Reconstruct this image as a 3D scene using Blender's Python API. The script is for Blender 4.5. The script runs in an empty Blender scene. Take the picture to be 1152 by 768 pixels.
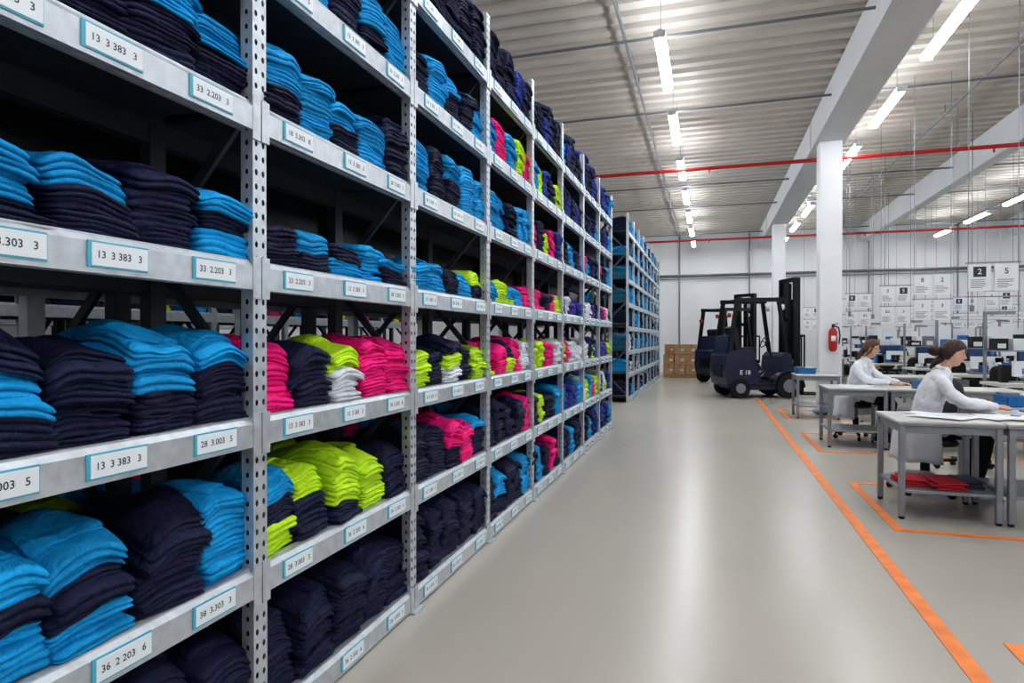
import bpy, math, random
import numpy as np
from mathutils import Vector, Matrix
random.seed(7); rng=np.random.default_rng(7)
S=bpy.context.scene
COL=S.collection
H=1.45
pi=math.pi

# ---------------------------------------------------------------- materials
def lin(c):
    return tuple(((v/255)/12.92 if v/255<=.04045 else ((v/255+.055)/1.055)**2.4) for v in c)
def mat(name,c,rough=.5,metal=0,var=0,scale=8,bump=0,bscale=60,emit=0,coat=0,sheen=0,rvar=0):
    m=bpy.data.materials.new(name); m.use_nodes=True
    nt=m.node_tree; N=nt.nodes; L=nt.links; b=N['Principled BSDF']
    col=lin(c)+(1,)
    b.inputs['Base Color'].default_value=col
    b.inputs['Roughness'].default_value=rough
    b.inputs['Metallic'].default_value=metal
    if coat: b.inputs['Coat Weight'].default_value=coat
    if sheen: b.inputs['Sheen Weight'].default_value=sheen
    tc=N.new('ShaderNodeTexCoord')
    if var or rvar:
        n=N.new('ShaderNodeTexNoise'); n.inputs['Scale'].default_value=scale; n.inputs['Detail'].default_value=6
        L.new(tc.outputs['Object'],n.inputs['Vector'])
    if var:
        r=N.new('ShaderNodeValToRGB')
        r.color_ramp.elements[0].position=.3; r.color_ramp.elements[1].position=.7
        r.color_ramp.elements[0].color=tuple(v*(1-var) for v in col[:3])+(1,)
        r.color_ramp.elements[1].color=tuple(min(1,v*(1+var)) for v in col[:3])+(1,)
        L.new(n.outputs['Fac'],r.inputs['Fac']); L.new(r.outputs['Color'],b.inputs['Base Color'])
    if rvar:
        mr=N.new('ShaderNodeMapRange'); mr.inputs['To Min'].default_value=rough-rvar; mr.inputs['To Max'].default_value=rough+rvar
        L.new(n.outputs['Fac'],mr.inputs['Value']); L.new(mr.outputs['Result'],b.inputs['Roughness'])
    if bump:
        n2=N.new('ShaderNodeTexNoise'); n2.inputs['Scale'].default_value=bscale; n2.inputs['Detail'].default_value=4
        L.new(tc.outputs['Object'],n2.inputs['Vector'])
        bp=N.new('ShaderNodeBump'); bp.inputs['Strength'].default_value=bump; bp.inputs['Distance'].default_value=.01
        L.new(n2.outputs['Fac'],bp.inputs['Height']); L.new(bp.outputs['Normal'],b.inputs['Normal'])
    if emit:
        b.inputs['Emission Color'].default_value=col; b.inputs['Emission Strength'].default_value=emit
    return m
M={}
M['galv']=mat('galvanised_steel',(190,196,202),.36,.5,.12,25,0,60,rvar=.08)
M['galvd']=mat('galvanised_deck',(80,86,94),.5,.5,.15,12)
M['backp']=mat('dark_back_panel',(22,25,31),.2,.4,.2,3,rvar=.1)
M['cyanb']=mat('label_holder_cyan',(84,176,200),.4)
M['card']=mat('label_card_white',(228,234,238),.5)
M['ink']=mat('printed_ink',(56,62,72),.6)
M['white']=mat('white_paint',(232,234,236),.5,0,.03,3)
M['beamw']=mat('beam_paint',(214,216,218),.55,0,.03,2)
M['wall']=mat('wall_plaster',(222,224,226),.8,0,.03,1.2,.1,40)
M['ceil']=mat('corrugated_ceiling',(190,184,175),.55,.0,.03,2)
M['rail']=mat('conduit_steel',(122,125,129),.4,.4)
M['red']=mat('red_pipe_paint',(176,38,34),.4)
M['orange']=mat('orange_floor_tape',(244,140,70),.5,0,.12,9)
M['tube']=mat('led_tube',(246,250,255),.3,emit=33)
M['fix']=mat('fixture_housing',(225,226,228),.4)
M['tabletop']=mat('bench_laminate',(208,206,200),.35,0,.03,6)
M['tleg']=mat('bench_frame',(150,154,160),.38,.5,.08,12)
M['fork']=mat('forklift_navy_paint',(32,38,68),.35,0,.1,6,coat=.3)
M['blk']=mat('black_metal',(20,21,24),.4,.3,.2,9)
M['rub']=mat('tyre_rubber',(22,22,23),.8,0,.2,20,.2,80)
M['blkp']=mat('black_plastic',(30,31,34),.5,0,.1,20)
M['kraft']=mat('cardboard',(196,156,118),.8,0,.12,7,.1,60)
M['tapeb']=mat('packing_tape',(160,122,84),.4)
M['wood']=mat('pallet_wood',(178,148,110),.8,0,.25,14,.2,40)
M['bluebin']=mat('blue_plastic_crate',(40,116,180),.4,0,.08,6)
M['grey']=mat('grey_plastic',(128,132,138),.5,0,.1,8)
M['skin']=mat('skin',(214,168,148),.55,0,.05,20)
M['lip']=mat('lips',(184,112,104),.45)
M['eye']=mat('eye_white',(225,225,222),.2)
M['iris']=mat('iris',(50,34,24),.2)
M['hair']=mat('brown_hair',(60,38,30),.42,0,.35,45,.5,120)
M['hair2']=mat('chestnut_hair',(96,60,42),.42,0,.35,45,.5,120)
M['coat']=mat('white_lab_coat',(228,231,236),.8,0,.03,6,.5,12,sheen=.1)
M['trous']=mat('black_trousers',(26,28,36),.85,0,.15,18,.2,60)
M['screen']=mat('monitor_screen',(60,84,120),.15,0,.3,5)
M['redst']=mat('red_fabric',(190,36,48),.8,0,.15,20)
M['paper']=mat('paper',(232,235,238),.6,0,.02,9)

# cloth material reading vertex colours
def cloth_mat():
    m=bpy.data.materials.new('folded_cloth'); m.use_nodes=True
    N=m.node_tree.nodes; L=m.node_tree.links; b=N['Principled BSDF']
    a=N.new('ShaderNodeAttribute'); a.attribute_name='Col'
    tc=N.new('ShaderNodeTexCoord')
    n=N.new('ShaderNodeTexNoise'); n.inputs['Scale'].default_value=10; n.inputs['Detail'].default_value=3
    L.new(tc.outputs['Object'],n.inputs['Vector'])
    mr=N.new('ShaderNodeMapRange'); mr.inputs['To Min'].default_value=.84; mr.inputs['To Max'].default_value=1.16
    L.new(n.outputs['Fac'],mr.inputs['Value'])
    mx=N.new('ShaderNodeVectorMath'); mx.operation='SCALE'
    L.new(a.outputs['Color'],mx.inputs[0]); L.new(mr.outputs['Result'],mx.inputs['Scale'])
    L.new(mx.outputs['Vector'],b.inputs['Base Color'])
    b.inputs['Roughness'].default_value=.7
    b.inputs['Specular IOR Level'].default_value=.3
    n2=N.new('ShaderNodeTexNoise'); n2.inputs['Scale'].default_value=15; n2.inputs['Detail'].default_value=3; n2.inputs['Distortion'].default_value=1.5
    L.new(tc.outputs['Object'],n2.inputs['Vector'])
    bp=N.new('ShaderNodeBump'); bp.inputs['Strength'].default_value=.55; bp.inputs['Distance'].default_value=.025
    L.new(n2.outputs['Fac'],bp.inputs['Height']); L.new(bp.outputs['Normal'],b.inputs['Normal'])
    return m
M['cloth']=cloth_mat()

def floor_mat():
    m=bpy.data.materials.new('polished_concrete'); m.use_nodes=True
    N=m.node_tree.nodes; L=m.node_tree.links; b=N['Principled BSDF']
    tc=N.new('ShaderNodeTexCoord')
    n=N.new('ShaderNodeTexNoise'); n.inputs['Scale'].default_value=.55; n.inputs['Detail'].default_value=3; n.inputs['Roughness'].default_value=.5
    L.new(tc.outputs['Generated'],n.inputs['Vector'])
    n.inputs['Scale'].default_value=22
    mp=N.new('ShaderNodeMapRange'); mp.inputs['To Min'].default_value=.93; mp.inputs['To Max'].default_value=1.07
    L.new(n.outputs['Fac'],mp.inputs['Value'])
    mx=N.new('ShaderNodeVectorMath'); mx.operation='SCALE'; mx.inputs[0].default_value=lin((184,179,169))
    L.new(mp.outputs['Result'],mx.inputs['Scale'])
    L.new(mx.outputs['Vector'],b.inputs['Base Color'])
    b.inputs['Roughness'].default_value=.27
    b.inputs['Specular IOR Level'].default_value=.5
    return m
M['floor']=floor_mat()

# ---------------------------------------------------------------- mesh builder
class MB:
    def __init__(s): s.v=[];s.f=[];s.m=[];s.mats=[]
    def mi(s,k):
        if k not in s.mats: s.mats.append(k)
        return s.mats.index(k)
    def add(s,vs,fs,k):
        o=len(s.v); i=s.mi(k)
        s.v+= [tuple(v) for v in vs]
        for f in fs: s.f.append(tuple(o+j for j in f)); s.m.append(i)
    def box(s,c,sz,k,R=None):
        x,y,z=[q/2 for q in sz]
        vs=[Vector((a*x,b*y,d*z)) for a in(-1,1) for b in(-1,1) for d in(-1,1)]
        if R: vs=[R@v for v in vs]
        c=Vector(c); vs=[v+c for v in vs]
        s.add(vs,[(0,1,3,2),(4,6,7,5),(0,4,5,1),(2,3,7,6),(0,2,6,4),(1,5,7,3)],k)
    def bb(s,x0,x1,y0,y1,z0,z1,k): s.box(((x0+x1)/2,(y0+y1)/2,(z0+z1)/2),(abs(x1-x0),abs(y1-y0),abs(z1-z0)),k)
    def bar(s,p0,p1,w,h,k):
        p0=Vector(p0);p1=Vector(p1); t=(p1-p0); l=t.length; t.normalize()
        up=Vector((0,0,1)) if abs(t.z)<.95 else Vector((1,0,0))
        a=t.cross(up).normalized(); b=a.cross(t)
        R=Matrix((t,a,b)).transposed()
        s.box((p0+p1)/2,(l,w,h),k,R)
    def cyl(s,p0,p1,r,k,n=12,r2=None):
        p0=Vector(p0);p1=Vector(p1); r2=r if r2 is None else r2
        t=(p1-p0).normalized(); up=Vector((0,0,1)) if abs(t.z)<.95 else Vector((1,0,0))
        a=t.cross(up).normalized(); b=a.cross(t)
        vs=[]
        for p,rr in((p0,r),(p1,r2)):
            for i in range(n):
                q=2*pi*i/n; vs.append(p+a*math.cos(q)*rr+b*math.sin(q)*rr)
        fs=[(i,(i+1)%n,n+(i+1)%n,n+i) for i in range(n)]+[tuple(range(n))[::-1],tuple(range(n,2*n))]
        s.add(vs,fs,k)
    def prism(s,prof,y0,y1,k):   # profile in xz, extruded along y
        n=len(prof)
        vs=[(x,y0,z) for x,z in prof]+[(x,y1,z) for x,z in prof]
        s.add(vs,[(i,(i+1)%n,n+(i+1)%n,n+i) for i in range(n)]+[tuple(range(n))[::-1],tuple(range(n,2*n))],k)
    def rings(s,rs,k,cap=True):
        n=len(rs[0]); vs=[p for r in rs for p in r]; fs=[]
        for j in range(len(rs)-1):
            for i in range(n): fs.append((j*n+i,j*n+(i+1)%n,(j+1)*n+(i+1)%n,(j+1)*n+i))
        if cap: fs+= [tuple(range(n))[::-1],tuple(range((len(rs)-1)*n,len(rs)*n))]
        s.add(vs,fs,k)
    def tubep(s,pts,rad,k,n=14,ref=(0,1,0)):
        pts=[Vector(p) for p in pts]; rad=[(r,r) if not isinstance(r,tuple) else r for r in rad]
        t0=(pts[0]-pts[1]).normalized(); t1=(pts[-1]-pts[-2]).normalized()
        P=[pts[0]+t0*min(rad[0])*.6]+pts+[pts[-1]+t1*min(rad[-1])*.6]
        R=[(rad[0][0]*.55,rad[0][1]*.55)]+rad+[(rad[-1][0]*.55,rad[-1][1]*.55)]
        rs=[]
        for i,p in enumerate(P):
            t=(P[min(i+1,len(P)-1)]-P[max(i-1,0)]).normalized()
            a=Vector(ref); a=(a-t*a.dot(t))
            if a.length<.05: a=Vector((1,0,0))-t*t.x
            a.normalize(); b=t.cross(a)
            rs.append([p+a*math.cos(2*pi*j/n)*R[i][0]+b*math.sin(2*pi*j/n)*R[i][1] for j in range(n)])
        s.rings(rs,k)
    def ell(s,c,r,k,nu=16,nv=10,fn=None):
        vs=[];fs=[]
        c=Vector(c)
        for j in range(nv+1):
            th=pi*j/nv
            for i in range(nu):
                ph=2*pi*i/nu
                p=Vector((math.sin(th)*math.cos(ph),math.sin(th)*math.sin(ph),math.cos(th)))
                q=Vector((p.x*r[0],p.y*r[1],p.z*r[2]))
                if fn: q=fn(p,q)
                vs.append(c+q)
        for j in range(nv):
            for i in range(nu): fs.append((j*nu+i,(j+1)*nu+i,(j+1)*nu+(i+1)%nu,j*nu+(i+1)%nu))
        s.add(vs,fs,k)
    def mesh(s,name,smooth=False):
        me=bpy.data.meshes.new(name); me.from_pydata(s.v,[],s.f)
        for k in s.mats: me.materials.append(M[k])
        me.polygons.foreach_set('material_index',s.m)
        if smooth: me.polygons.foreach_set('use_smooth',[True]*len(s.f))
        me.update(); return me
    def obj(s,name,smooth=False,bevel=0,loc=(0,0,0),rz=0,parent=None):
        o=place(name,s.mesh(name,smooth),loc,rz,parent)
        if bevel: bev(o,bevel)
        return o
def bev(o,w,seg=2):
    b=o.modifiers.new('bevel','BEVEL'); b.width=w; b.segments=seg; b.limit_method='ANGLE'; b.angle_limit=math.radians(40)
def place(name,me,loc=(0,0,0),rz=0,parent=None):
    o=bpy.data.objects.new(name,me); COL.objects.link(o); o.location=loc; o.rotation_euler=(0,0,rz)
    if parent: o.parent=parent
    return o
def empty(name,loc=(0,0,0),rz=0):
    o=bpy.data.objects.new(name,None); COL.objects.link(o); o.location=loc; o.rotation_euler=(0,0,rz); o.empty_display_size=.1
    return o
_tc={}
def text(s,size):
    if (s,size) in _tc: return _tc[(s,size)]
    c=bpy.data.curves.new('t','FONT'); c.body=s; c.size=size; c.align_x='CENTER'; c.align_y='CENTER'; c.resolution_u=2; c.offset=size*.012
    o=bpy.data.objects.new('t',c); COL.objects.link(o)
    dg=bpy.context.evaluated_depsgraph_get(); dg.update()
    e=o.evaluated_get(dg); me=e.to_mesh()
    r=([tuple(v.co) for v in me.vertices],[tuple(p.vertices) for p in me.polygons])
    e.to_mesh_clear(); bpy.data.objects.remove(o); bpy.data.curves.remove(c)
    _tc[(s,size)]=r; return r
def put_text(mb,s,size,org,ax,ay,k='ink'):
    vs,fs=text(s,size); org=Vector(org);ax=Vector(ax);ay=Vector(ay)
    mb.add([org+ax*v[0]+ay*v[1] for v in vs],fs,k)

# ---------------------------------------------------------------- room
XL,XR,YF,YB,ZC=-12,15,-5,28,5.9
b=MB(); b.bb(XL,XR,YF,YB,-.2,0,'floor'); b.obj('floor')
b=MB(); b.bb(XL-.2,XR+.2,YB,YB+.2,-.2,6.2,'wall'); b.obj('wall_back')
b=MB(); b.bb(XL-.2,XR+.2,YF-.2,YF,-.2,6.2,'wall'); b.obj('wall_front')
b=MB(); b.bb(XL-.2,XL,YF,YB,-.2,6.2,'wall'); b.obj('wall_left')
b=MB(); b.bb(XR,XR+.2,YF,YB,-.2,6.2,'wall'); b.obj('wall_right')
# corrugated ceiling
b=MB(); per=.36; y=YF; prof=[]
while y<YB:
    prof+=[(y,ZC+.07),(y+.15,ZC+.07),(y+.18,ZC),(y+.33,ZC)]; y+=per
prof=[(min(p[0],YB),p[1]) for p in prof]
n=len(prof)
vs=[(XL,p[0],p[1]) for p in prof]+[(XR,p[0],p[1]) for p in prof]
b.add(vs,[(i,i+1,n+i+1,n+i) for i in range(n-1)],'ceil')
b.bb(XL,XR,YF,YB,6.1,6.2,'ceil'); b.obj('ceiling')
# beams + columns
b=MB(); b.bb(2.0,2.4,YF,YB,5.22,5.9,'beamw'); b.bb(1.93,2.47,YF,YB,5.18,5.22,'beamw'); b.obj('ceiling_beam')
b=MB(); b.bb(5.7,5.95,YF,YB,5.25,5.9,'beamw'); b.obj('ceiling_beam')
b=MB(); b.bb(10.6,10.85,YF,YB,5.25,5.9,'beamw'); b.obj('ceiling_beam')
b=MB()
b.box((0,0,2.59),(.39,.39,5.18),'white'); b.box((0,0,.02),(.5,.5,.04),'rail')
cm=b.mesh('support_column')
for y in (4.2,13.4,22.6):
    bev(place('support_column',cm,(2.2,y,0)),.012)
# floor markings
b=MB(); z=.004
def fl(x0,x1,y0,y1): b.bb(x0,x1,y0,y1,0.0005,z,'orange')
fl(1.06,1.14,-4,16.1)
def zone(y0,y1):
    fl(1.335,1.405,y0,y1); fl(1.405,6,y0,y0+.07); fl(1.405,6,y1-.07,y1)
zone(-.5,3.55); zone(5.38,7.08); zone(8.85,10.55); zone(12.3,14)
b.obj('floor_marking_tape')
# conduits & pipes
b=MB()
for x in (-1.15,4.3,8.9): b.cyl((x,YF,5.72),(x,YB,5.72),.025,'rail',8)
for y in (3.2,9.0,12.0,18.0,21,26.5): b.cyl((XL,y,5.62),(XR,y,5.62),.022,'rail',8)
b.cyl((XL,YB-.1,4.1),(XR,YB-.1,4.1),.05,'rail',10); b.cyl((XL,YB-.1,3.95),(XR,YB-.1,3.95),.02,'rail',8)
for x in (-1.2,1.6,6,9,12): b.cyl((x,YB-.1,0),(x,YB-.1,5.8),.03,'rail',8)
for y in range(-4,28,3):
    for x in (-1.15,4.3,8.9): b.cyl((x,y,5.72),(x,y,5.9),.01,'rail',6)
b.obj('ceiling_conduits',smooth=False)
b=MB()
for y in (14.3,24.7,4.0):
    b.cyl((XL+.02,y,5.11),(XR-.02,y,5.11),.04,'red',12)
    for x in np.arange(XL+1,XR,2.6):
        b.cyl((x,y,5.12),(x,y,5.9),.008,'rail',6); b.cyl((x+.6,y,5.12),(x+.6,y,5.0),.018,'red',8)
b.obj('sprinkler_pipe')
# linear lights
b=MB()
b.box((0,0,.03),(.06,1.78,.03),'fix')
b.prism([(-.07,.015),(-.07,-.02),(-.045,-.05),(.045,-.05),(.07,-.02),(.07,.015)],-.86,.86,'tube')
b.box((0,-.875,-.012),(.145,.03,.08),'fix'); b.box((0,.875,-.012),(.145,.03,.08),'fix')
for y in(-.6,.6): b.cyl((0,y,.03),(0,y,.68),.004,'rail',6)
lm=b.mesh('linear_light_fixture')
for x in (-.59,2.78,8.0,13.9,-5.2):  # outermost right-hand row is out of view, added to light that side
    yy=8.9-2.86*4
    while yy<27.5:
        if yy>-4: place('linear_light_fixture',lm,(x,yy,5.22))
        yy+=2.86

# ---------------------------------------------------------------- garments
PAL={'c':(12,152,212),'n':(23,29,62),'l':(190,230,40),'m':(234,18,128),'b':(36,58,140),'p':(92,60,158),'w':(214,218,226),'t':(24,116,146),'k':(18,20,30)}
PAL={k:np.array(lin(v)) for k,v in PAL.items()}
def template(hi):
    if hi:
        side=[(.5,t) for t in(-.42,-.28,-.14,0,.14,.28,.42)]+[(.482,.482)]
        rings=[(.02,1,0),(.005,1,.1),(0,1,.25),(.003,1,.42),(.013,1,.5),(.003,1,.58),(0,1,.76),(.005,1,.9),(.016,1,.99),(.03,.9,1.02),(.03,.6,1.03),(.03,.3,1.03)]
    else:
        side=[(.5,t) for t in(-.38,0,.38)]+[(.475,.475)]
        rings=[(.015,1,0),(0,1,.25),(.009,1,.5),(0,1,.78),(.014,1,1.0),(.03,.5,1.02)]
    out=[]
    for k in range(4):
        c,s_=[(1,0),(0,1),(-1,0),(0,-1)][k]
        for (x,y) in side: out.append((x*c-y*s_,x*s_+y*c))
    N=len(out); T=[]
    for (ins,rel,z) in rings:
        for (x,y) in out: T.append((x*rel,y*rel,ins,z))
    T.append((0,0,0,1.03))
    F=[]
    for j in range(len(rings)-1):
        for i in range(N): F.append((j*N+i,j*N+(i+1)%N,(j+1)*N+(i+1)%N,(j+1)*N+i))
    j=len(rings)-1
    for i in range(N): F.append((j*N+i,j*N+(i+1)%N,j*N+N))
    return np.array(T),F
TH=template(True); TL=template(False)
class Cloth:
    def __init__(s,hi): s.T,s.F=(TH if hi else TL); s.hi=hi; s.V=[];s.C=[]
    def stack(s,cx,cy,z0,w,dp,h,cols):
        T=s.T; syaw=rng.normal(0,.045)
        ths=[]
        while sum(ths)<h: ths.append(rng.uniform(.024,.048) if s.hi else rng.uniform(.03,.04))
        n=len(ths); zb=0
        ph=rng.uniform(0,6.28,6); kx,ky=rng.uniform(7,16,2)
        lx,ly=rng.normal(0,.018,2)
        def slab(zb,th,hf,col,sw,sd,yaw,ox,oy,top,thin=1):
            th_=np.arctan2(T[:,1],T[:,0]); q=rng.uniform(0,6.28,6)
            mod=1+.018*np.sin(2*th_+q[0])+.016*np.sin(3*th_+q[1])+.009*np.sin(6*th_+q[2])
            x=T[:,0]*(sd-2*T[:,2]*thin)*mod; y=T[:,1]*(sw-2*T[:,2]*thin)*mod
            ca,sa=math.cos(yaw),math.sin(yaw)
            X=x*ca-y*sa+ox; Y=x*sa+y*ca+oy
            z=T[:,3]*th*1.05+zb
            z=z+(.3+.7*hf)*(.009*np.sin(kx*X+ph[0])+.010*np.sin(ky*Y+ph[1])+.004*np.sin(26*Y+18*X+ph[2]))
            z=z+.004*np.sin(24*Y+q[4])*T[:,3]+.002*np.sin(41*Y+q[5])
            z=z-hf*.16*h*(np.clip(X/(dp/2),-1,1.1)**2) -hf*.12*h*np.abs(Y/(w/2))**3
            if top: z=z+.006*np.sin(30*X+12*Y+ph[3])*T[:,3]+.005*np.sin(36*Y-20*X+ph[4])*T[:,3]
            z=np.maximum(z,T[:,3]*th*.5)
            s.V.append(np.stack([X+cx+lx*hf,Y+cy+ly*hf,z+z0],1)); s.C.append(np.tile(np.append(col,1),(len(T),1)))
        for i in range(n):
            hf=(i+1)/n; col=PAL[cols[min(len(cols)-1,int(i/n*len(cols)))]]
            col=col*rng.uniform(.82,1.12)
            slab(zb,ths[i],hf,col,w*rng.uniform(.93,1.05),dp*rng.uniform(.94,1.03),syaw+rng.normal(0,.045),rng.normal(0,.009),rng.normal(0,.006),i==n-1)
            zb+=ths[i]
            if s.hi and (i==n-1 or rng.random()<.12) :
                r=rng.random()
                if r<.55: slab(zb-.003,.015,hf,col*rng.uniform(.9,1.1),w*rng.uniform(.75,.92),dp*rng.uniform(.35,.55),syaw+rng.normal(0,.12),rng.uniform(-.06,.07),rng.normal(0,.008),True,.5)
                elif r<.85: slab(zb-.003,.013,hf,col*rng.uniform(.9,1.1),w*rng.uniform(.35,.5),dp*rng.uniform(.7,.9),syaw+rng.normal(0,.12),rng.normal(0,.01),rng.choice([-1,1])*.04,True,.5)
    def mesh(s,name):
        V=np.concatenate(s.V); C=np.concatenate(s.C); g=len(s.V); nv=len(s.T)
        lt=np.array([len(f) for f in s.F]); lp=np.array([i for f in s.F for i in f])
        LT=np.tile(lt,g); LP=(lp[None,:]+(np.arange(g)*nv)[:,None]).ravel()
        LS=np.concatenate([[0],np.cumsum(LT)[:-1]])
        me=bpy.data.meshes.new(name)
        me.vertices.add(len(V)); me.vertices.foreach_set('co',V.ravel().astype(np.float32))
        me.loops.add(len(LP)); me.loops.foreach_set('vertex_index',LP.astype(np.int32))
        me.polygons.add(len(LT)); me.polygons.foreach_set('loop_start',LS.astype(np.int32)); me.polygons.foreach_set('loop_total',LT.astype(np.int32))
        me.polygons.foreach_set('use_smooth',np.ones(len(LT),dtype=bool))
        me.update(calc_edges=True)
        at=me.color_attributes.new('Col','FLOAT_COLOR','POINT'); at.data.foreach_set('color',C.ravel().astype(np.float32))
        me.materials.append(M['cloth']); me.validate(); return me

LV=[.06,.60,1.124,1.666,2.215,2.76,3.30]
XFR=-1.50
BAY=1.2; Y0=-.55
# layout[bay][level] bottom->top letters of each stack, near->far
LAY={
0:[["n"]*5]*7,
1:[["n","n","n","n","n"],["cn","cnc","cnc","n","c"],["n","ncn","n","nc","nnc"],["nc","ncc","nnc","n","cnc"],["n","n","n","nc","nc"],["n","c","nc","n","c"],["n"]*5],
2:[["n","n","n","n","n"],["lnc","nl","nll","l","n"],["m","n","wl","m","m"],["n","nc","cn","c","nc"],["nc","cc","nc","c","n"],["n","c","n","nc","c"],["n","n","nc","n","n"]],
3:[["n","n","n","n","n"],["n","n","nm","m","nnc"],["l","n","wln","n","l"],["c","c","n","c","nl"],["c","n","nc","c","c"],["n","c","nc","n","c"],["n","n","n","n","n"]],
4:[["n","nc","n","n","c"],["n","n","n","n","m"],["lm","m","ln","m","w"],["c","l","lc","c","m"],["c","c","n","c","c"],["c","m","c","l","m"],["n","n","n","b","n"]],
5:[["n","c","n","m","n"],["n","l","n","n","c"],["l","l","m","m","w"],["m","m","n","m","l"],["m","n","l","m","b"],["c","l","b","n","l"],["n","n","b","n","n"]],
}
def rackframe(b,lb,xf,y0,nb,bay,lv,top,depth,near,seed,backpanel=True):
    R=random.Random(seed)
    xb=xf-depth
    def post(x,y,face,holes):
        w=.07; dpt=.05; s_=1 if face>0 else -1
        if not holes:
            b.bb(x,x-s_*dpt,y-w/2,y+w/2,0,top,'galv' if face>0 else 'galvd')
        else:
            def strip(org,ua,va,width,length,cols,pitch,r):
                org=Vector(org);ua=Vector(ua);va=Vector(va)
                cw=width/cols; nr=int(length/pitch)
                vs=[];fs=[]
                for i in range(nr):
                    for c in range(cols):
                        cx=(c+.5)*cw; cz=(i+.5)*pitch; o=len(vs)
                        for (a,d) in((-1,-1),(0,-1),(1,-1),(1,0),(1,1),(0,1),(-1,1),(-1,0)):
                            vs.append(org+ua*(cx+a*cw/2)+va*(cz+d*pitch/2))
                        for k in range(8):
                            q=-3*pi/4+k*pi/4
                            vs.append(org+ua*(cx+math.cos(q)*r*.8)+va*(cz+math.sin(q)*r*1.25))
                        for k in range(8): fs.append((o+k,o+(k+1)%8,o+8+(k+1)%8,o+8+k))
                b.add(vs,fs,'galv')
            L=int(top/.05)*.05
            strip((x,y-w/2,0),(0,1,0),(0,0,1),w,L,2,.05,.009)
            strip((x-dpt,y-w/2,0),(1,0,0),(0,0,1),dpt,L,1,.05,.008)
            b.bb(x-dpt,x-.001,y+w/2-.003,y+w/2,0,top,'galv')
            b.bb(x-dpt-.003,x-dpt,y-w/2,y+w/2,0,top,'backp')
        b.box((x-s_*.02,y,.005),(.12,.11,.01),'galv')
    for i in range(nb+1):
        y=y0+i*bay
        post(xf,y,1,near and i<7); post(xb,y,-1,False)
        zz=.15; fl_=False
        while zz+.5<top:
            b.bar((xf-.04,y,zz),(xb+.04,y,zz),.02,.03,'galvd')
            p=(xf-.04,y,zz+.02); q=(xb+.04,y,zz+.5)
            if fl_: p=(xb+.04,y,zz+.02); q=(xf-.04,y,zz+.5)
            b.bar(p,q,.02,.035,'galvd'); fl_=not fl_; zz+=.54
    pr=[(.006,-.05),(.006,.03),(-.008,.046),(-.008,.052),(-.045,.052),(-.045,-.05),(-.03,-.05),(-.03,-.04),(-.012,-.04),(-.012,-.05)]
    for i in range(nb):
        ya=y0+i*bay+.035; yb=ya+bay-.07
        for z in lv:
            b.prism([(xf+p[0],z+p[1]) for p in pr],ya,yb,'galv')
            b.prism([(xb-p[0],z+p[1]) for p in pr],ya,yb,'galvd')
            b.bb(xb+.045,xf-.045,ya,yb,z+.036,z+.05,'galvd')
            for yy in(ya-.012,yb+.012): b.bb(xf,xf+.008,yy-.02,yy+.02,z-.08,z+.065,'galv')
            if lb is not None and i>0:
                for f in (.17,.5,.83):
                    if near and i==1: f={.17:.29,.5:.53,.83:.82}[f]
                    yc=y0+(i+f)*bay+R.uniform(-.015,.015); hw=.09
                    lb.bb(xf+.006,xf+.010,yc-hw,yc+hw,z-.036,z+.032,'cyanb')
                    lb.bb(xf+.010,xf+.012,yc-hw+.010,yc+hw-.003,z-.031,z+.027,'card')
                    if near and i<7:
                        t=R.choice([('33','2.203','3'),('38','3.303','3'),('18','5.303','8'),('36','2 203','6'),('13','3 383','3'),('28','3.003','5')])
                        for tt,dy in zip(t,(-.058,.0,.058)): put_text(lb,tt,.027,(xf+.0125,yc+.004+dy,z-.003),(0,1,0),(0,0,1))
                    else:
                        lb.bb(xf+.012,xf+.0125,yc-.06,yc+.06,z-.012,z+.01,'ink')
    if backpanel:
        for i in range(nb):
            for z in lv[3:]:
                b.bb(xb-.012,xb-.008,y0+i*bay,y0+i*bay+bay,z,z+.54,'backp')
# main rack
b=MB(); lb=MB()
TOP=3.75
rackframe(b,lb,XFR,Y0,9,BAY,LV,TOP,.5,True,3)
rk=empty('storage_rack')
o=b.obj('rack_frame',parent=rk)
o=lb.obj('shelf_labels',parent=rk)
hi=Cloth(True); lo=Cloth(False)
def randcol(lev,bay):
    r=rng.random()
    if lev>=5: return rng.choice(['n','n','b','b','n','c','nb'])
    if lev==4: return rng.choice(['b','p','m','n','c','b'])
    if lev==3: return rng.choice(['p','m','b','n','p','b','w'])
    if lev==2: return rng.choice(['w','m','p','b','l','n','w'])
    if lev==1: return rng.choice(['n','c','b','m','l','c','w'])
    return rng.choice(['n','c','n','b','c','nb'])
for i in range(9):
    for l,z in enumerate(LV):
        for k in range(5):
            yc=Y0+i*BAY+.135+k*.2325
            cols=LAY[i][l][k] if i in LAY else randcol(l,i)
            h=rng.uniform(.24,.31)
            if l==2: h=rng.uniform(.20,.27) if i>1 else rng.uniform(.24,.29)
            if l==3: h=rng.uniform(.17,.23) if i<2 else rng.uniform(.12,.21)
            if l==0: h=rng.uniform(.28,.36)
            if l==6: h=rng.uniform(.25,.5)
            C=hi if i<5 else lo
            C.stack(XFR-.205,yc,z+.052,.232,.37,h,cols)
me=hi.mesh('folded_shirts'); place('folded_shirts',me,parent=rk)
me=lo.mesh('folded_shirts'); place('folded_shirts',me,parent=rk)
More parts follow.
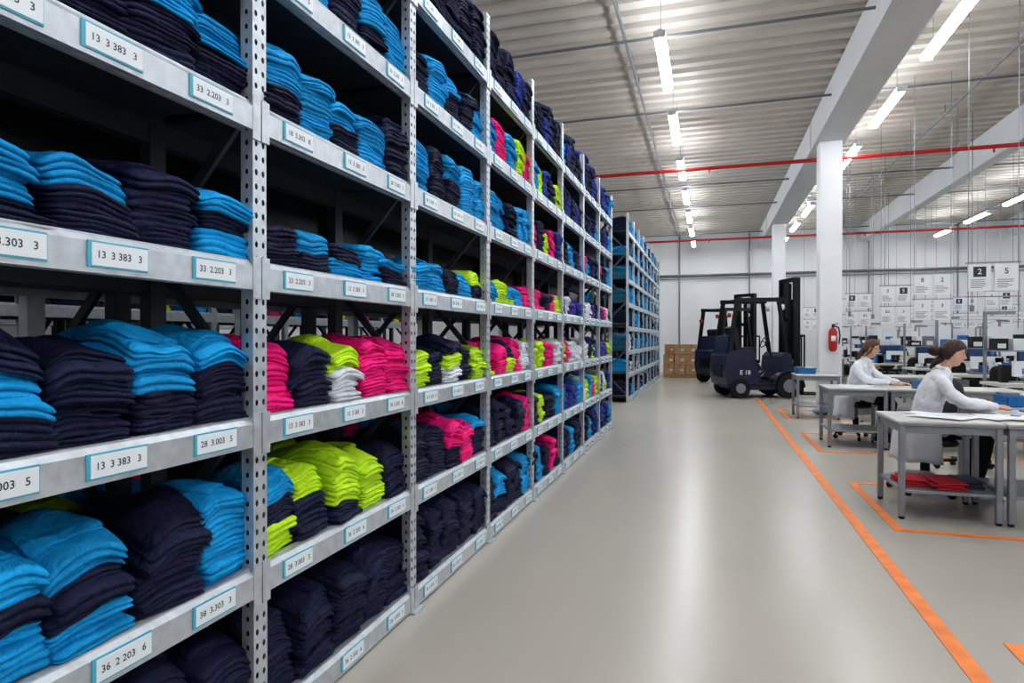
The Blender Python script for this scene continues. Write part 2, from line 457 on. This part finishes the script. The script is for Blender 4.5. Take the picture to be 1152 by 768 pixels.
# racks behind (linked copies of one generic rack)
b=MB(); rackframe(b,None,0,0,9,BAY,LV,TOP,.5,False,5,False); gm=b.mesh('rack_frame')
g=Cloth(False)
for i in range(9):
    for l,z in enumerate(LV):
        for k in range(5):
            if rng.random()<.12: continue
            hm=.20 if l==2 else .3
            g.stack(-.225,i*BAY+.135+k*.2325,z+.052,.225,.36,rng.uniform(.5,1)*hm,rng.choice(['n','n','c','nc','c','n','k','l' if i>3 else 'n','m' if i>3 else 'c']))
gc=g.mesh('folded_shirts')
def rackcopy(x,y,rz):
    e=empty('storage_rack',(x,y,0),rz); place('rack_frame',gm,parent=e); place('folded_shirts',gc,parent=e)
rackcopy(-2.62,Y0+9*BAY,pi)
rackcopy(-5.0,Y0,0)
rackcopy(-6.1,Y0+9*BAY,pi)
rackcopy(-8.4,Y0,0)
# second rack block further along the aisle
LV2=[.06,.6,1.12,1.66,2.2,2.74,3.28,3.82]
b=MB(); lb=MB(); rackframe(b,lb,-1.72,14.3,8,1.17,LV2,4.25,.55,False,9,False)
rk=empty('storage_rack'); b.obj('rack_frame',parent=rk); lb.obj('shelf_labels',parent=rk)
g=Cloth(False)
for i in range(8):
    for l,z in enumerate(LV2):
        for k in range(5):
            if rng.random()<.08: continue
            g.stack(-1.95,14.3+i*1.17+.13+k*.228,z+.052,.22,.38,rng.uniform(.2,.4),rng.choice(['t','c','n','n','n','c','w' if l<3 else 't']))
place('folded_shirts',g.mesh('folded_shirts'),parent=rk)
rackcopy(-3.0,14.3+9*BAY,pi)

# ---------------------------------------------------------------- cardboard pallet
def pallet(loc):
    b=MB()
    for y in(-.45,0,.45): b.bb(-.6,.6,y-.05,y+.05,.02,.1,'wood')
    for x in np.linspace(-.55,.55,7): b.bb(x-.045,x+.045,-.5,.5,.1,.125,'wood')
    for y in(-.45,0,.45): b.bb(-.6,.6,y-.05,y+.05,0,.02,'wood')
    R=random.Random(4)
    for l in range(3):
        for i in range(3):
            for j in range(2):
                if l==2 and i==0 and j==0 : continue
                x=-.39+i*.39+R.uniform(-.01,.01); y=-.25+j*.5; z=.125+.18+l*.365
                b.box((x,y,z),(.375,.48,.355),'kraft',Matrix.Rotation(R.uniform(-.03,.03),3,'Z'))
                b.box((x,y,z+.179),(.05,.485,.003),'tapeb'); b.box((x,y-.2425,z+.12),(.05,.003,.1),'tapeb')
                b.box((x+.08,y-.243,z-.02),(.1,.003,.07),'card')
    return b.obj('pallet_of_cardboard_boxes',loc=loc)
pallet((-1.0,24.2,0))

# ---------------------------------------------------------------- forklift
def forklift_mesh():
    b=MB()
    b.prism([(-.78,.2),(-.93,.34),(-.98,.6),(-.95,1.02),(-.84,1.14),(-.32,1.16),(-.26,1.04),(-.16,.6),(-.1,.46),(.34,.46),(.40,1.0),(.48,1.1),(.62,1.08),(.72,.6),(.72,.2)],-.54,.54,'fork')
    b.prism([(-.6,1.14),(-.6,1.22),(-.12,1.22),(-.08,1.14)],-.25,.25,'blkp')           # seat
    b.prism([(-.62,1.18),(-.72,1.70),(-.64,1.74),(-.55,1.66),(-.5,1.2)],-.25,.25,'blkp')
    b.bb(-.9,.3,-.545,.545,.3,.34,'blk'); b.bb(-.15,.38,-.57,.57,.40,.46,'blk')
    for s in(-1,1):
        b.cyl((.56,s*.40,.30),(.56,s*.60,.30),.30,'rub',28); b.cyl((.56,s*.60,.30),(.56,s*.61,.30),.16,'grey',20)
        b.cyl((-.62,s*.38,.24),(-.62,s*.57,.24),.24,'rub',28); b.cyl((-.62,s*.57,.24),(-.62,s*.58,.24),.12,'grey',20)
        pts=[(.56+.34*math.cos(a),.30+.34*math.sin(a)) for a in np.linspace(.1,pi-.1,10)]
        pi2=[(.56+.38*math.cos(a),.30+.38*math.sin(a)) for a in np.linspace(pi-.1,.1,10)]
        b.prism(pts+pi2,s*.38,s*.60,'fork')
        b.bar((-.86,s*.46,1.05),(-.66,s*.44,2.34),.09,.09,'blk')
        b.bar((.56,s*.47,1.02),(.36,s*.44,2.36),.08,.08,'blk')
        b.bar((-.72,s*.46,2.36),(.46,s*.46,2.38),.08,.10,'blk')
        b.cyl((.42,s*.40,2.2),(.50,s*.40,2.2),.07,'card',14)
        b.cyl((-.80,s*.40,2.0),(-.86,s*.40,2.0),.05,'red',12)
        b.bb(.76,.92,s*.36-.04,s*.36+.04,.08,2.92,'blk'); b.bb(.80,.97,s*.27-.03,s*.27+.03,.12,2.86,'blk')
        b.cyl((.80,s*.2,.15),(.80,s*.2,2.4),.045,'blk',12)
        b.cyl((.9,s*.10,.5),(.9,s*.10,2.7),.014,'blk',6)
        b.bar((.25,s*.3,.45),(.78,s*.36,.9),.05,.06,'grey')
        b.bb(1.02,1.06,s*.25-.06,s*.25+.06,.06,.75,'blk')
        b.prism([(1.02,.05),(1.02,.10),(1.9,.075),(1.95,.055),(1.9,.05)],s*.25-.06,s*.25+.06,'blk')
    for x in np.linspace(-.6,.34,9): b.bar((x,-.43,2.38),(x,.43,2.38),.05,.03,'blk')
    for z in(.25,1.0,1.9,2.88): b.bb(.79,.89,-.38,.38,z-.05,z+.05,'blk')
    b.bb(.86,.87,-.07,.07,.2,2.8,'blk')
    b.bb(.96,1.02,-.46,.46,.25,.34,'blk'); b.bb(.96,1.02,-.46,.46,.62,.72,'blk')
    for y in np.linspace(-.45,.45,7): b.bb(.98,1.01,y-.018,y+.018,.7,1.5,'blk')
    b.bb(.98,1.01,-.46,.46,1.48,1.53,'blk')
    b.cyl((.42,.05,.98),(.25,.05,1.34),.025,'blk',8)
    for i in range(16):
        a0=2*pi*i/16;a1=2*pi*(i+1)/16
        c=Vector((.24,.05,1.36)); u=Vector((.5,0,.87)); v=Vector((0,1,0))
        b.cyl(c+(u*math.cos(a0)+v*math.sin(a0))*.16,c+(u*math.cos(a1)+v*math.sin(a1))*.16,.014,'blkp',6)
    b.bar((.1,.05,1.36),(.38,.05,1.36),.02,.02,'blkp')
    put_text(b,'E 18',.15,(-.5,-.5425,.62),(1,0,0),(0,0,1),'card')
    b.bb(-.985,-.96,-.3,.3,.5,.8,'blk')
    b.prism([(-.9,1.1),(-.86,1.5),(-.74,1.52),(-.72,1.12)],-.4,.4,'fork')
    return b.mesh('forklift')
fm=forklift_mesh()
o=place('forklift',fm,(1.12,16.8,0),math.radians(20)); bev(o,.02)
o=place('forklift',fm,(.60,22.0,0),math.radians(48)); bev(o,.02)

# ---------------------------------------------------------------- fire extinguisher
b=MB()
b.tubep([(0,0,.04),(0,0,.1),(0,0,.36),(0,0,.41),(0,0,.44)],[.07,.075,.075,.055,.025],'red',20,ref=(1,0,0))
b.cyl((0,0,.44),(0,0,.5),.02,'blk',10); b.bar((-.02,0,.5),(.09,0,.52),.02,.015,'blk'); b.bar((-.02,0,.47),(.09,0,.46),.02,.015,'blk')
b.tubep([(.02,-.02,.48),(.09,-.05,.44),(.11,-.06,.3),(.09,-.07,.14)],[.012]*4,'blk',8)
b.box((0,.08,.25),(.1,.03,.04),'blk'); b.box((0,-.076,.24),(.08,.006,.1),'card')
b.obj('fire_extinguisher',smooth=True,loc=(2.22,13.1,1.2))

# ---------------------------------------------------------------- tables
def table_mesh(w,d,h=.79,shelf=True):
    b=MB()
    b.bb(0,w,0,d,h-.035,h,'tabletop'); b.bb(-.004,w+.004,-.004,d+.004,h-.04,h-.012,'tleg')
    for x in(.03,w-.03):
        for y in(.03,d-.03):
            b.bb(x-.022,x+.022,y-.022,y+.022,.02,h-.03,'tleg'); b.cyl((x,y,0),(x,y,.03),.022,'blk',10)
    b.bb(.03,w-.03,.02,.04,h-.1,h-.04,'tleg'); b.bb(.03,w-.03,d-.04,d-.02,h-.1,h-.04,'tleg')
    b.bb(.02,.04,.03,d-.03,h-.1,h-.04,'tleg'); b.bb(w-.04,w-.02,.03,d-.03,h-.1,h-.04,'tleg')
    if shelf: b.bb(.02,w-.02,.02,d-.02,.21,.235,'tleg')
    return b.mesh('work_table')
t1=table_mesh(.72,.72); t2=table_mesh(1.5,.75); t3=table_mesh(.85,.95,.79,False)
for me,x,y in((t1,1.45,5.74),(t2,2.19,5.74),(t3,2.40,6.52),(t1,1.5,9.22),(t2,2.24,9.22),(t1,1.5,12.35),(t2,2.5,12.2)):
    bev(place('work_table',me,(x,y,0)),.004,1)
def crate(name='plastic_crate'):
    b=MB(); w,d,h=.32,.24,.11
    b.bb(-w/2,w/2,-d/2,d/2,0,.01,'bluebin')
    for s in(-1,1):
        b.bb(-w/2,w/2,s*d/2,s*(d/2-.008),0,h,'bluebin'); b.bb(s*w/2,s*(w/2-.008),-d/2,d/2,0,h,'bluebin')
        b.bb(-w/2-.01,w/2+.01,s*d/2,s*(d/2+.012),h-.02,h,'bluebin'); b.bb(s*w/2,s*(w/2+.012),-d/2-.01,d/2+.01,h-.02,h,'bluebin')
        for x in np.linspace(-.14,.14,5): b.bb(x-.006,x+.006,s*d/2,s*(d/2+.008),0,h,'bluebin')
    b.bb(-.1,.1,-.115,-.08,.02,.09,'card'); b.bb(-.15,-.02,-.05,.1,.02,.13,'grey'); b.bb(.02,.14,-.02,.1,.02,.12,'paper')
    return b.mesh(name)
cr=crate()
for x,y,z,r in((2.86,7.28,.79,.1),(2.72,9.4,.79,.1),(1.7,12.8,.79,.1)):
    place('plastic_crate',cr,(x,y,z),r)
R=random.Random(11)
b=MB()
for i in range(12):
    x=R.uniform(1.75,2.7); y=R.uniform(5.9,6.3)
    b.box((x,y,.7915+.0012*i),(.21,.297,.001),'paper',Matrix.Rotation(R.uniform(-.8,.8),3,'Z'))
b.obj('paper_sheets')
b=MB()
for i in range(5): b.box((R.uniform(1.65,2.1),R.uniform(9.35,9.8),.7915+.0012*i),(.21,.297,.001),'paper',Matrix.Rotation(R.uniform(-.8,.8),3,'Z'))
b.obj('paper_sheets')
b=MB()
for x,y,hh in((2.52,5.95,.09),(2.60,6.05,.12),(2.42,6.22,.07)):
    b.cyl((x,y,.8),(x,y,.8+hh),.022,'card',14); b.cyl((x,y,.8),(x,y,.81),.035,'bluebin',14); b.cyl((x,y,.8+hh-.01),(x,y,.8+hh),.03,'bluebin',14,.02)
b.obj('thread_spools')
b=MB()
for i,(x,y,w,d,k) in enumerate([(1.62,6.05,.2,.3,'redst'),(1.84,6.0,.22,.34,'redst'),(2.04,6.08,.16,.3,'fork'),(1.72,6.25,.26,.16,'grey')]):
    for j in range(3): b.box((x+R.uniform(-.01,.01),y,.245+j*.02),(w,d,.017),k,Matrix.Rotation(R.uniform(-.15,.15),3,'Z'))
b.obj('folded_fabric_samples',bevel=.006)
def laptop(loc,rz):
    b=MB(); b.bb(-.16,.16,-.11,.11,0,.018,'grey'); b.bb(-.14,.14,-.03,.09,.018,.02,'blkp')
    Rm=Matrix.Rotation(math.radians(-15),3,'X')
    b.box((0,.14,.12),(.32,.01,.22),'grey',Rm); b.box((0,.134,.12),(.3,.004,.2),'screen',Rm)
    b.obj('laptop',loc=loc,rz=rz,bevel=.003)
laptop((2.78,6.72,.79),-1.35)

# office chair
def chair_mesh(h=.52,back=True):
    b=MB()
    for i in range(5):
        a=2*pi*i/5+.3; e=Vector((.29*math.cos(a),.29*math.sin(a),.085))
        b.bar((0,0,.12),e,.035,.03,'blk'); b.cyl(e+Vector((0,0,-.01)),e+Vector((0,0,-.03)),.012,'blk',8)
        t=Vector((-math.sin(a),math.cos(a),0)); c=Vector((e.x,e.y,.03)); b.cyl(c-t*.02,c+t*.02,.03,'blkp',14)
    b.cyl((0,0,.1),(0,0,h-.06),.028,'grey',14); b.cyl((0,0,.1),(0,0,.3),.04,'blk',14)
    b.box((0,0,h-.06),(.2,.2,.03),'blk')
    def sq(p,q):
        return Vector((math.copysign(abs(p.x)**.5,p.x)*.23,math.copysign(abs(p.y)**.5,p.y)*.23,p.z*.04))
    b.ell((0.02,0,h-.035),(1,1,1),'blkp',24,10,sq)
    if back:
        def bk(p,q):
            z=math.copysign(abs(p.z)**.6,p.z)*.2; y=math.copysign(abs(p.y)**.6,p.y)*.2
            return Vector((p.x*.03+y*y*.8-.12*z,y,z))
        b.ell((-.26,0,h+.28),(1,1,1),'blkp',24,14,bk)
        b.bar((-.1,0,h-.07),(-.27,0,h-.03),.05,.015,'blk'); b.bar((-.27,0,h-.04),(-.28,0,h+.3),.05,.015,'blk')
    return b.mesh('office_chair',True)
chm=chair_mesh(); stm=chair_mesh(back=False)

# ---------------------------------------------------------------- people
def hf(p,q=None):
    x,y,z=p.x,p.y,p.z
    t=max(0,-z)
    sy=.074*(1-.30*t**1.5); sx=.094*(1-.10*t)
    X=x*sx; Y=y*sy; Z=z*.118
    if x>0:
        X+= -.012*max(0,x)*(1 if abs(z)<.6 else .5)
        X+= .024*math.exp(-(Y/.012)**2-((Z+.014)/.017)**2)
        X+= .011*math.exp(-(Y/.009)**2-((Z-.010)/.022)**2)
        X+= .007*math.exp(-(Y/.022)**2-((Z+.050)/.011)**2)
        X+= .010*math.exp(-(Y/.026)**2-((Z+.092)/.022)**2)
        X-= .008*(math.exp(-((Y-.031)/.014)**2-((Z-.010)/.012)**2)+math.exp(-((Y+.031)/.014)**2-((Z-.010)/.012)**2))
        X+= .004*(math.exp(-((Y-.033)/.02)**2-((Z-.032)/.009)**2)+math.exp(-((Y+.033)/.02)**2-((Z-.032)/.009)**2))
        X+= .012*t*x
    else:
        X*=1.08
        if z<-.3: X*=1-.35*(-z-.3)
    return Vector((X,Y,Z))
def surf(y,z):
    pz=z/.118; t=max(0,-pz); py=y/(.074*(1-.30*t**1.5)); px=math.sqrt(max(.01,1-pz*pz-py*py))
    return hf(Vector((px,py,pz))).x
def woman(loc,rz,style,hk,turn=0,lean=0):
    e=empty('seated_woman',loc,rz)
    hc=Vector((.225,0,1.30))
    HR=Matrix.Rotation(turn,3,'Z')@Matrix.Rotation(math.radians(16),3,'Y')
    b=MB()
    b.tubep([(-.03,0,.53),(-.02,0,.62),(.0,0,.72),(.03,0,.86),(.075,0,.99),(.105,0,1.07),(.135,0,1.13),(.15,0,1.16)],
            [(.19,.15),(.195,.155),(.16,.12),(.165,.12),(.185,.118),(.17,.10),(.09,.07),(.062,.058)],'coat',24)
    for s in(-1,1):
        b.tubep([(.085,s*.12,1.06),(.10,s*.17,1.04),(.15,s*.205,.96),(.26,s*.225,.865),(.37,s*.20,.845),(.46,s*.16,.84),(.51,s*.135,.835)],
                [.06,.062,.056,.054,.047,.042,.040],'coat',16)
        b.tubep([(.0,s*.085,.61),(.18,s*.10,.625),(.34,s*.115,.62)],[(.115,.095),(.108,.088),(.10,.08)],'coat',16)
    o=b.obj('lab_coat',parent=e)
    rm=o.modifiers.new('r','REMESH'); rm.mode='VOXEL'; rm.voxel_size=.009; rm.use_smooth_shade=True
    sm=o.modifiers.new('s','SMOOTH'); sm.iterations=6; sm.factor=.5
    tx=bpy.data.textures.new('wr','CLOUDS'); tx.noise_scale=.09
    dm=o.modifiers.new('d','DISPLACE'); dm.texture=tx; dm.strength=.03; dm.mid_level=.5
    b=MB(); n=40; rows=8; vs=[];fs=[]
    for j in range(rows+1):
        t=j/rows; zz=.64-.33*t
        for i in range(n+1):
            a=math.radians(62)+(math.radians(236))*i/n
            r=1+.16*t+.05*t*math.sin(i*1.25)+.03*t*math.sin(i*.55+1)
            vs.append((-.02+math.cos(a)*.23*r,math.sin(a)*.23*r*1.02,zz+.01*math.sin(i*.6)*t))
    for j in range(rows):
        for i in range(n): a=j*(n+1)+i; fs.append((a,a+1,a+n+2,a+n+1))
    b.add(vs,fs,'coat'); o=b.obj('coat_tails',smooth=True,parent=e); so=o.modifiers.new('s','SOLIDIFY'); so.thickness=.006
    b=MB()
    for s in(-1,1):
        b.tubep([(.085,s*.03,1.185),(.13,s*.062,1.16),(.185,s*.045,1.11),(.195,s*.02,1.02)],[(.012,.02),(.014,.024),(.012,.026),(.006,.014)],'coat',10)
    b.obj('collar',smooth=True,parent=e)
    b=MB()
    for s in(-1,1):
        b.tubep([(-.02,s*.085,.60),(.2,s*.10,.60),(.40,s*.12,.585),(.445,s*.12,.53),(.42,s*.12,.36),(.39,s*.12,.2),(.375,s*.12,.11)],
                [.095,.085,.07,.066,.058,.048,.045],'trous',16)
    o=b.obj('trousers',parent=e); rm=o.modifiers.new('r','REMESH'); rm.mode='VOXEL'; rm.voxel_size=.012; rm.use_smooth_shade=True
    sm=o.modifiers.new('s','SMOOTH'); sm.iterations=4
    b=MB()
    for s in(-1,1):
        b.tubep([(.34,s*.12,.05),(.39,s*.12,.06),(.47,s*.125,.042),(.55,s*.13,.032)],[(.034,.045),(.038,.055),(.042,.036),(.036,.026)],'blkp',14)
        b.box((.45,s*.125,.01),(.25,.075,.02),'card')
    b.obj('shoes',smooth=True,bevel=.004,parent=e)
    b=MB()
    b.tubep([(.12,0,1.10),(.155,0,1.17),(.195,0,1.25)],[.052,.047,.047],'skin',16)
    b.obj('neck',smooth=True,parent=e)
    h=MB(); h.ell((0,0,0),(1,1,1),'skin',56,44,hf)
    for s in(-1,1):
        h.ell((.0,s*.074,-.004),(.018,.008,.030),'skin',14,10)
        h.ell((surf(.031,.009)-.0085,s*.031,.009),(.011,.013,.0085),'eye',14,10)
        h.ell((surf(.031,.009)+.0005,s*.031,.009),(.0030,.0052,.0055),'iris',10,8)
        h.tubep([(surf(y_,z_)+.0005,s*y_,z_) for y_,z_ in((.014,.030),(.032,.035),(.048,.030))],[.002,.003,.0018],'iris',8)
        h.tubep([(surf(y_,z_)+.0008,s*y_,z_) for y_,z_ in((.019,.014),(.031,.0175),(.043,.013))],[.0013,.002,.0013],'iris',6)
    for dz,r_ in((-.048,.0030),(-.0545,.0036)):
        h.tubep([(surf(abs(y_),dz)-.0005,y_,dz+(-.001 if abs(y_)>.015 else 0)) for y_ in(-.021,-.008,.008,.021)],[r_*.6,r_,r_,r_*.6],'lip',8)
    vs=[];fs=[];nu,nv=72,60
    for j in range(nv+1):
        th=pi*j/nv
        for i in range(nu):
            ph=2*pi*i/nu; p=Vector((math.sin(th)*math.cos(ph),math.sin(th)*math.sin(ph),math.cos(th)))
            q=hf(p)
            if p.x>0: zt=.12+.50*p.x**.8
            else: zt=max(-.58,.12+1.9*p.x)
            t=min(1,max(0,(p.z-zt)/.10)); t=t*t*(3-2*t)
            off=-.008+t*(.020+.0018*math.sin(ph*14+th*4)+.006*max(0,p.z)+.006*max(0,-p.x))
            n_=Vector((q.x/.9,q.y/.7,q.z)).normalized(); vs.append(q+n_*off)
    for j in range(nv):
        for i in range(nu): fs.append((j*nu+i,(j+1)*nu+i,(j+1)*nu+(i+1)%nu,j*nu+(i+1)%nu))
    h.add(vs,fs,hk)
    if style=='bun':
        h.tubep([(-.07,0,.02),(-.10,0,.0),(-.125,0,-.01)],[.035,.03,.03],hk,14)
        h.ell((-.158,0,-.012),(.055,.053,.05),hk,20,14,lambda p,q:q*(1+.05*math.sin(8*math.atan2(p.y,p.z)+6*p.x)))
        h.tubep([(-.06,0,-.03),(-.10,.0,-.09),(-.13,0,-.14),(-.14,0,-.18)],[.03,.032,.024,.010],hk,12)
    else:
        h.tubep([(-.05,0,.03),(-.10,0,-.03),(-.115,0,-.11),(-.12,0,-.2),(-.14,0,-.27)],[(.05,.04),(.055,.04),(.05,.035),(.045,.03),(.02,.015)],hk,16)
        for s in(-1,1): h.tubep([(.035,s*.066,.055),(.022,s*.080,.01),(.008,s*.078,-.05),(-.03,s*.066,-.11)],[.010,.013,.015,.010],hk,10)
    me=h.mesh('head',True); me.transform(Matrix.Translation(hc)@HR.to_4x4()); place('head',me,parent=e)
    for s in(-1,1):
        b=MB()
        W=Vector((.52,s*.13,.832))
        b.tubep([W+Vector((-.04,0,0)),W,W+Vector((.03,-s*.004,-.006)),W+Vector((.075,-s*.01,-.012)),W+Vector((.095,-s*.012,-.014))],[(.026,.022),(.025,.019),(.034,.017),(.040,.015),(.036,.012)],'skin',14)
        for k,(off,l,spr) in enumerate([(.030,.068,.10),(.011,.078,.03),(-.009,.072,-.04),(-.027,.056,-.12)]):
            p=W+Vector((.092,-s*(.012)-s*off,-.014)) ; d=Vector((1,-s*spr,0)).normalized()
            b.tubep([p-d*.02,p+d*l*.4+Vector((0,0,.006)),p+d*l*.72+Vector((0,0,-.002)),p+d*l*.95+Vector((0,0,-.012))],[.0095,.009,.008,.0068],'skin',10)
        p=W+Vector((.03,-s*.03,-.008)); d=Vector((.7,-s*.7,0)).normalized()
        b.tubep([p-d*.01,p+d*.03,p+d*.055+Vector((.006,0,-.004))],[.013,.0105,.008],'skin',10)
        o=b.obj('hand_right' if s<0 else 'hand_left',parent=e)
        rm=o.modifiers.new('r','REMESH'); rm.mode='VOXEL'; rm.voxel_size=.0028; rm.use_smooth_shade=True
        sm=o.modifiers.new('s','SMOOTH'); sm.iterations=3
    return e
woman((1.95,6.85,0),math.radians(-6),'bun','hair')
place('office_chair',stm,(1.95,6.85,0),math.radians(-6))
woman((2.03,10.2,0),math.radians(-38),'long','hair2',turn=math.radians(10))
place('office_chair',stm,(2.03,10.2,0),math.radians(-38))
place('office_chair',chm,(2.72,8.1,0),math.radians(-60))

# ---------------------------------------------------------------- background workstations
def machine(b,x,y,z):
    b.bb(x-.24,x+.24,y-.09,y+.09,z,z+.03,'grey'); b.bb(x+.12,x+.22,y-.05,y+.05,z+.03,z+.3,'card')
    b.bb(x-.2,x+.22,y-.05,y+.05,z+.22,z+.32,'card'); b.bb(x-.22,x-.13,y-.045,y+.045,z+.1,z+.32,'card')
    b.cyl((x+.22,y,z+.26),(x+.25,y,z+.26),.06,'blk',14); b.cyl((x-.17,y,z+.03),(x-.17,y,z+.1),.008,'grey',6)
    b.cyl((x+.1,y,z+.32),(x+.1,y,z+.5),.006,'grey',6); b.cyl((x+.1,y,z+.36),(x+.1,y,z+.44),.03,'bluebin',10,.018)
def station(seed):
    R=random.Random(seed); b=MB(); w,d,h=1.9,.8,.8
    b.bb(0,w,0,d,h-.04,h,'tabletop')
    for x in(.05,w-.05):
        for y in(.05,d-.05): b.bb(x-.025,x+.025,y-.025,y+.025,0,h-.04,'tleg')
        b.bb(x-.02,x+.02,d-.07,d-.03,h,1.85,'tleg')
    b.bb(.05,w-.05,.1,d-.1,.2,.23,'tleg')
    b.bb(.05,w-.05,d-.3,d,1.25,1.27,'tleg'); b.bb(.05,w-.05,d-.08,d-.04,1.8,1.85,'tleg')
    b.bb(.3,w-.3,.25,.4,1.78,1.83,'fix')
    b.bar((.05,d-.05,1.83),(.05,.3,1.8),.03,.03,'tleg'); b.bar((w-.05,d-.05,1.83),(w-.05,.3,1.8),.03,.03,'tleg')
    machine(b,R.uniform(.4,.7),.35,h)
    x=R.uniform(1.1,1.5); b.bb(x-.26,x+.26,.5,.53,h+.15,h+.47,'blkp'); b.bb(x-.24,x+.24,.496,.5,h+.17,h+.45,'screen'); b.bb(x-.03,x+.03,.53,.56,h,h+.25,'blk'); b.bb(x-.12,x+.12,.45,.6,h,h+.015,'blk')
    xx=.1
    while xx<w-.3:
        ww=R.uniform(.12,.24); k=R.choice(['bluebin','card','blkp','grey','blkp','paper','card']); hh=R.uniform(.1,.25)
        b.bb(xx,xx+ww,d-.27,d-.06,1.271,1.271+hh,k); b.bb(xx+.03,xx+ww-.03,d-.272,d-.27,1.3,1.3+hh*.4,'card'); xx+=ww+R.uniform(.01,.1)
    xx=.1
    while xx<w-.3:
        ww=R.uniform(.2,.4); k=R.choice(['blkp','kraft','grey','trous','trous','blkp']); b.bb(xx,xx+ww,.15,d-.15,.231,.231+R.uniform(.1,.35),k); xx+=ww+.04
    for i in range(7):
        x=R.uniform(.15,w-.2); ww=R.uniform(.05,.16); b.bb(x-ww/2,x+ww/2,.5,.5+ww,h,h+R.uniform(.06,.26),R.choice(['blkp','card','grey','bluebin','blkp']))
    for i in range(4):
        x=R.uniform(.2,w-.3); b.box((x,R.uniform(.1,.3),h+.004+.003*i),(.2,.28,.002),'paper',Matrix.Rotation(R.uniform(-1,1),3,'Z'))
    for i in range(3):
        x=R.uniform(.2,w-.4); b.bb(x,x+R.uniform(.15,.3),d-.06,d-.055,1.4,1.4+R.uniform(.2,.35),'paper')
    return b.mesh('sewing_workstation')
sts=[station(i) for i in range(5)]
k=0
for yi,y in enumerate([7.6,10.4,12.9,15.4,17.9,20.4,22.9,25.4]):
    for xi,x in enumerate([3.9,6.4,8.7,11.2]):
        if y<10 and x<6: continue
        place('sewing_workstation',sts[k%5],(x+.12*((k*7)%3),y,0)); k+=1
        if (k%2)==0: place('office_chair',chm,(x+.8,y-.6,0),random.uniform(.8,2.2))
# hanging sign boards
def signs(seed):
    R=random.Random(seed); b=MB()
    b.bb(-.30,.30,-.012,.012,.98,1.0,'tleg'); b.bb(-.30,.30,-.012,.012,.55,.565,'tleg')
    for s in(-1,1): b.cyl((s*.27,0,.15),(s*.27,0,5.9-1.55),.005,'rail',6)
    for r_,z0 in((0,.79),(1,.36),):
        for c in range(2):
            x=-.15+c*.29; w=.25; hh=.34
            if r_==1 and R.random()<.25: continue
            b.bb(x-w/2,x+w/2,-.018,-.014,z0-.16,z0-.16+hh,'paper')
            b.bb(x-w/2,x+w/2,.014,.018,z0-.16,z0-.16+hh,'paper')
            dark=(r_==0 and (c+seed)%3==0)
            if dark: b.bb(x-.07,x+.07,-.0195,-.018,z0+.02,z0+.15,'ink')
            put_text(b,R.choice(['3','8','5','2','12','B2']),.10 if r_==0 else .08,(x,-.020,z0+.085),(1,0,0),(0,0,1),'card' if dark else 'ink')
            for q in range(5): b.bb(x-.10,x+.09-R.uniform(0,.08),-.0195,-.018,z0-.12+.024*q,z0-.111+.024*q,'grey')
    return b.mesh('hanging_sign_board')
sg=[signs(i) for i in range(4)]
k=0
for x in(3.5,6.3,9.2,12):
    for y in(9.5,12.3,14.9,17.3,19.6,22.1,24.6):
        place('hanging_sign_board',sg[k%4],(x+.1*(k%3)+(.0 if y>9.6 else -.05),y,1.55 if y>9.6 else 1.42)); k+=1
b=MB()
R=random.Random(5)
for i in range(16):
    x=R.uniform(3.0,12); y=R.choice([8.9,12.0,14.6,17.1,19.3,21.9,24.3]); b.cyl((x,y,2.05),(x,y,5.9),.008,'rail',6); b.box((x,y,2.03),(.06,.06,.12),'grey')
b.obj('power_drop_cables')

# ---------------------------------------------------------------- camera / world
w=bpy.data.worlds.new('world'); S.world=w; w.use_nodes=True
w.node_tree.nodes['Background'].inputs[0].default_value=(.8,.85,.9,1); w.node_tree.nodes['Background'].inputs[1].default_value=.3
cd=bpy.data.cameras.new('camera'); cam=bpy.data.objects.new('camera',cd); COL.objects.link(cam)
cam.location=(0,0,H); cam.rotation_euler=(math.radians(90-.32),0,math.radians(17.3))
cd.sensor_width=36; cd.lens=711/1152*36; cd.clip_start=.02; cd.clip_end=200
S.camera=cam
try:
    S.view_settings.view_transform='Standard'; S.view_settings.look='Medium High Contrast'; S.view_settings.exposure=.12
except Exception as ex: print(ex)
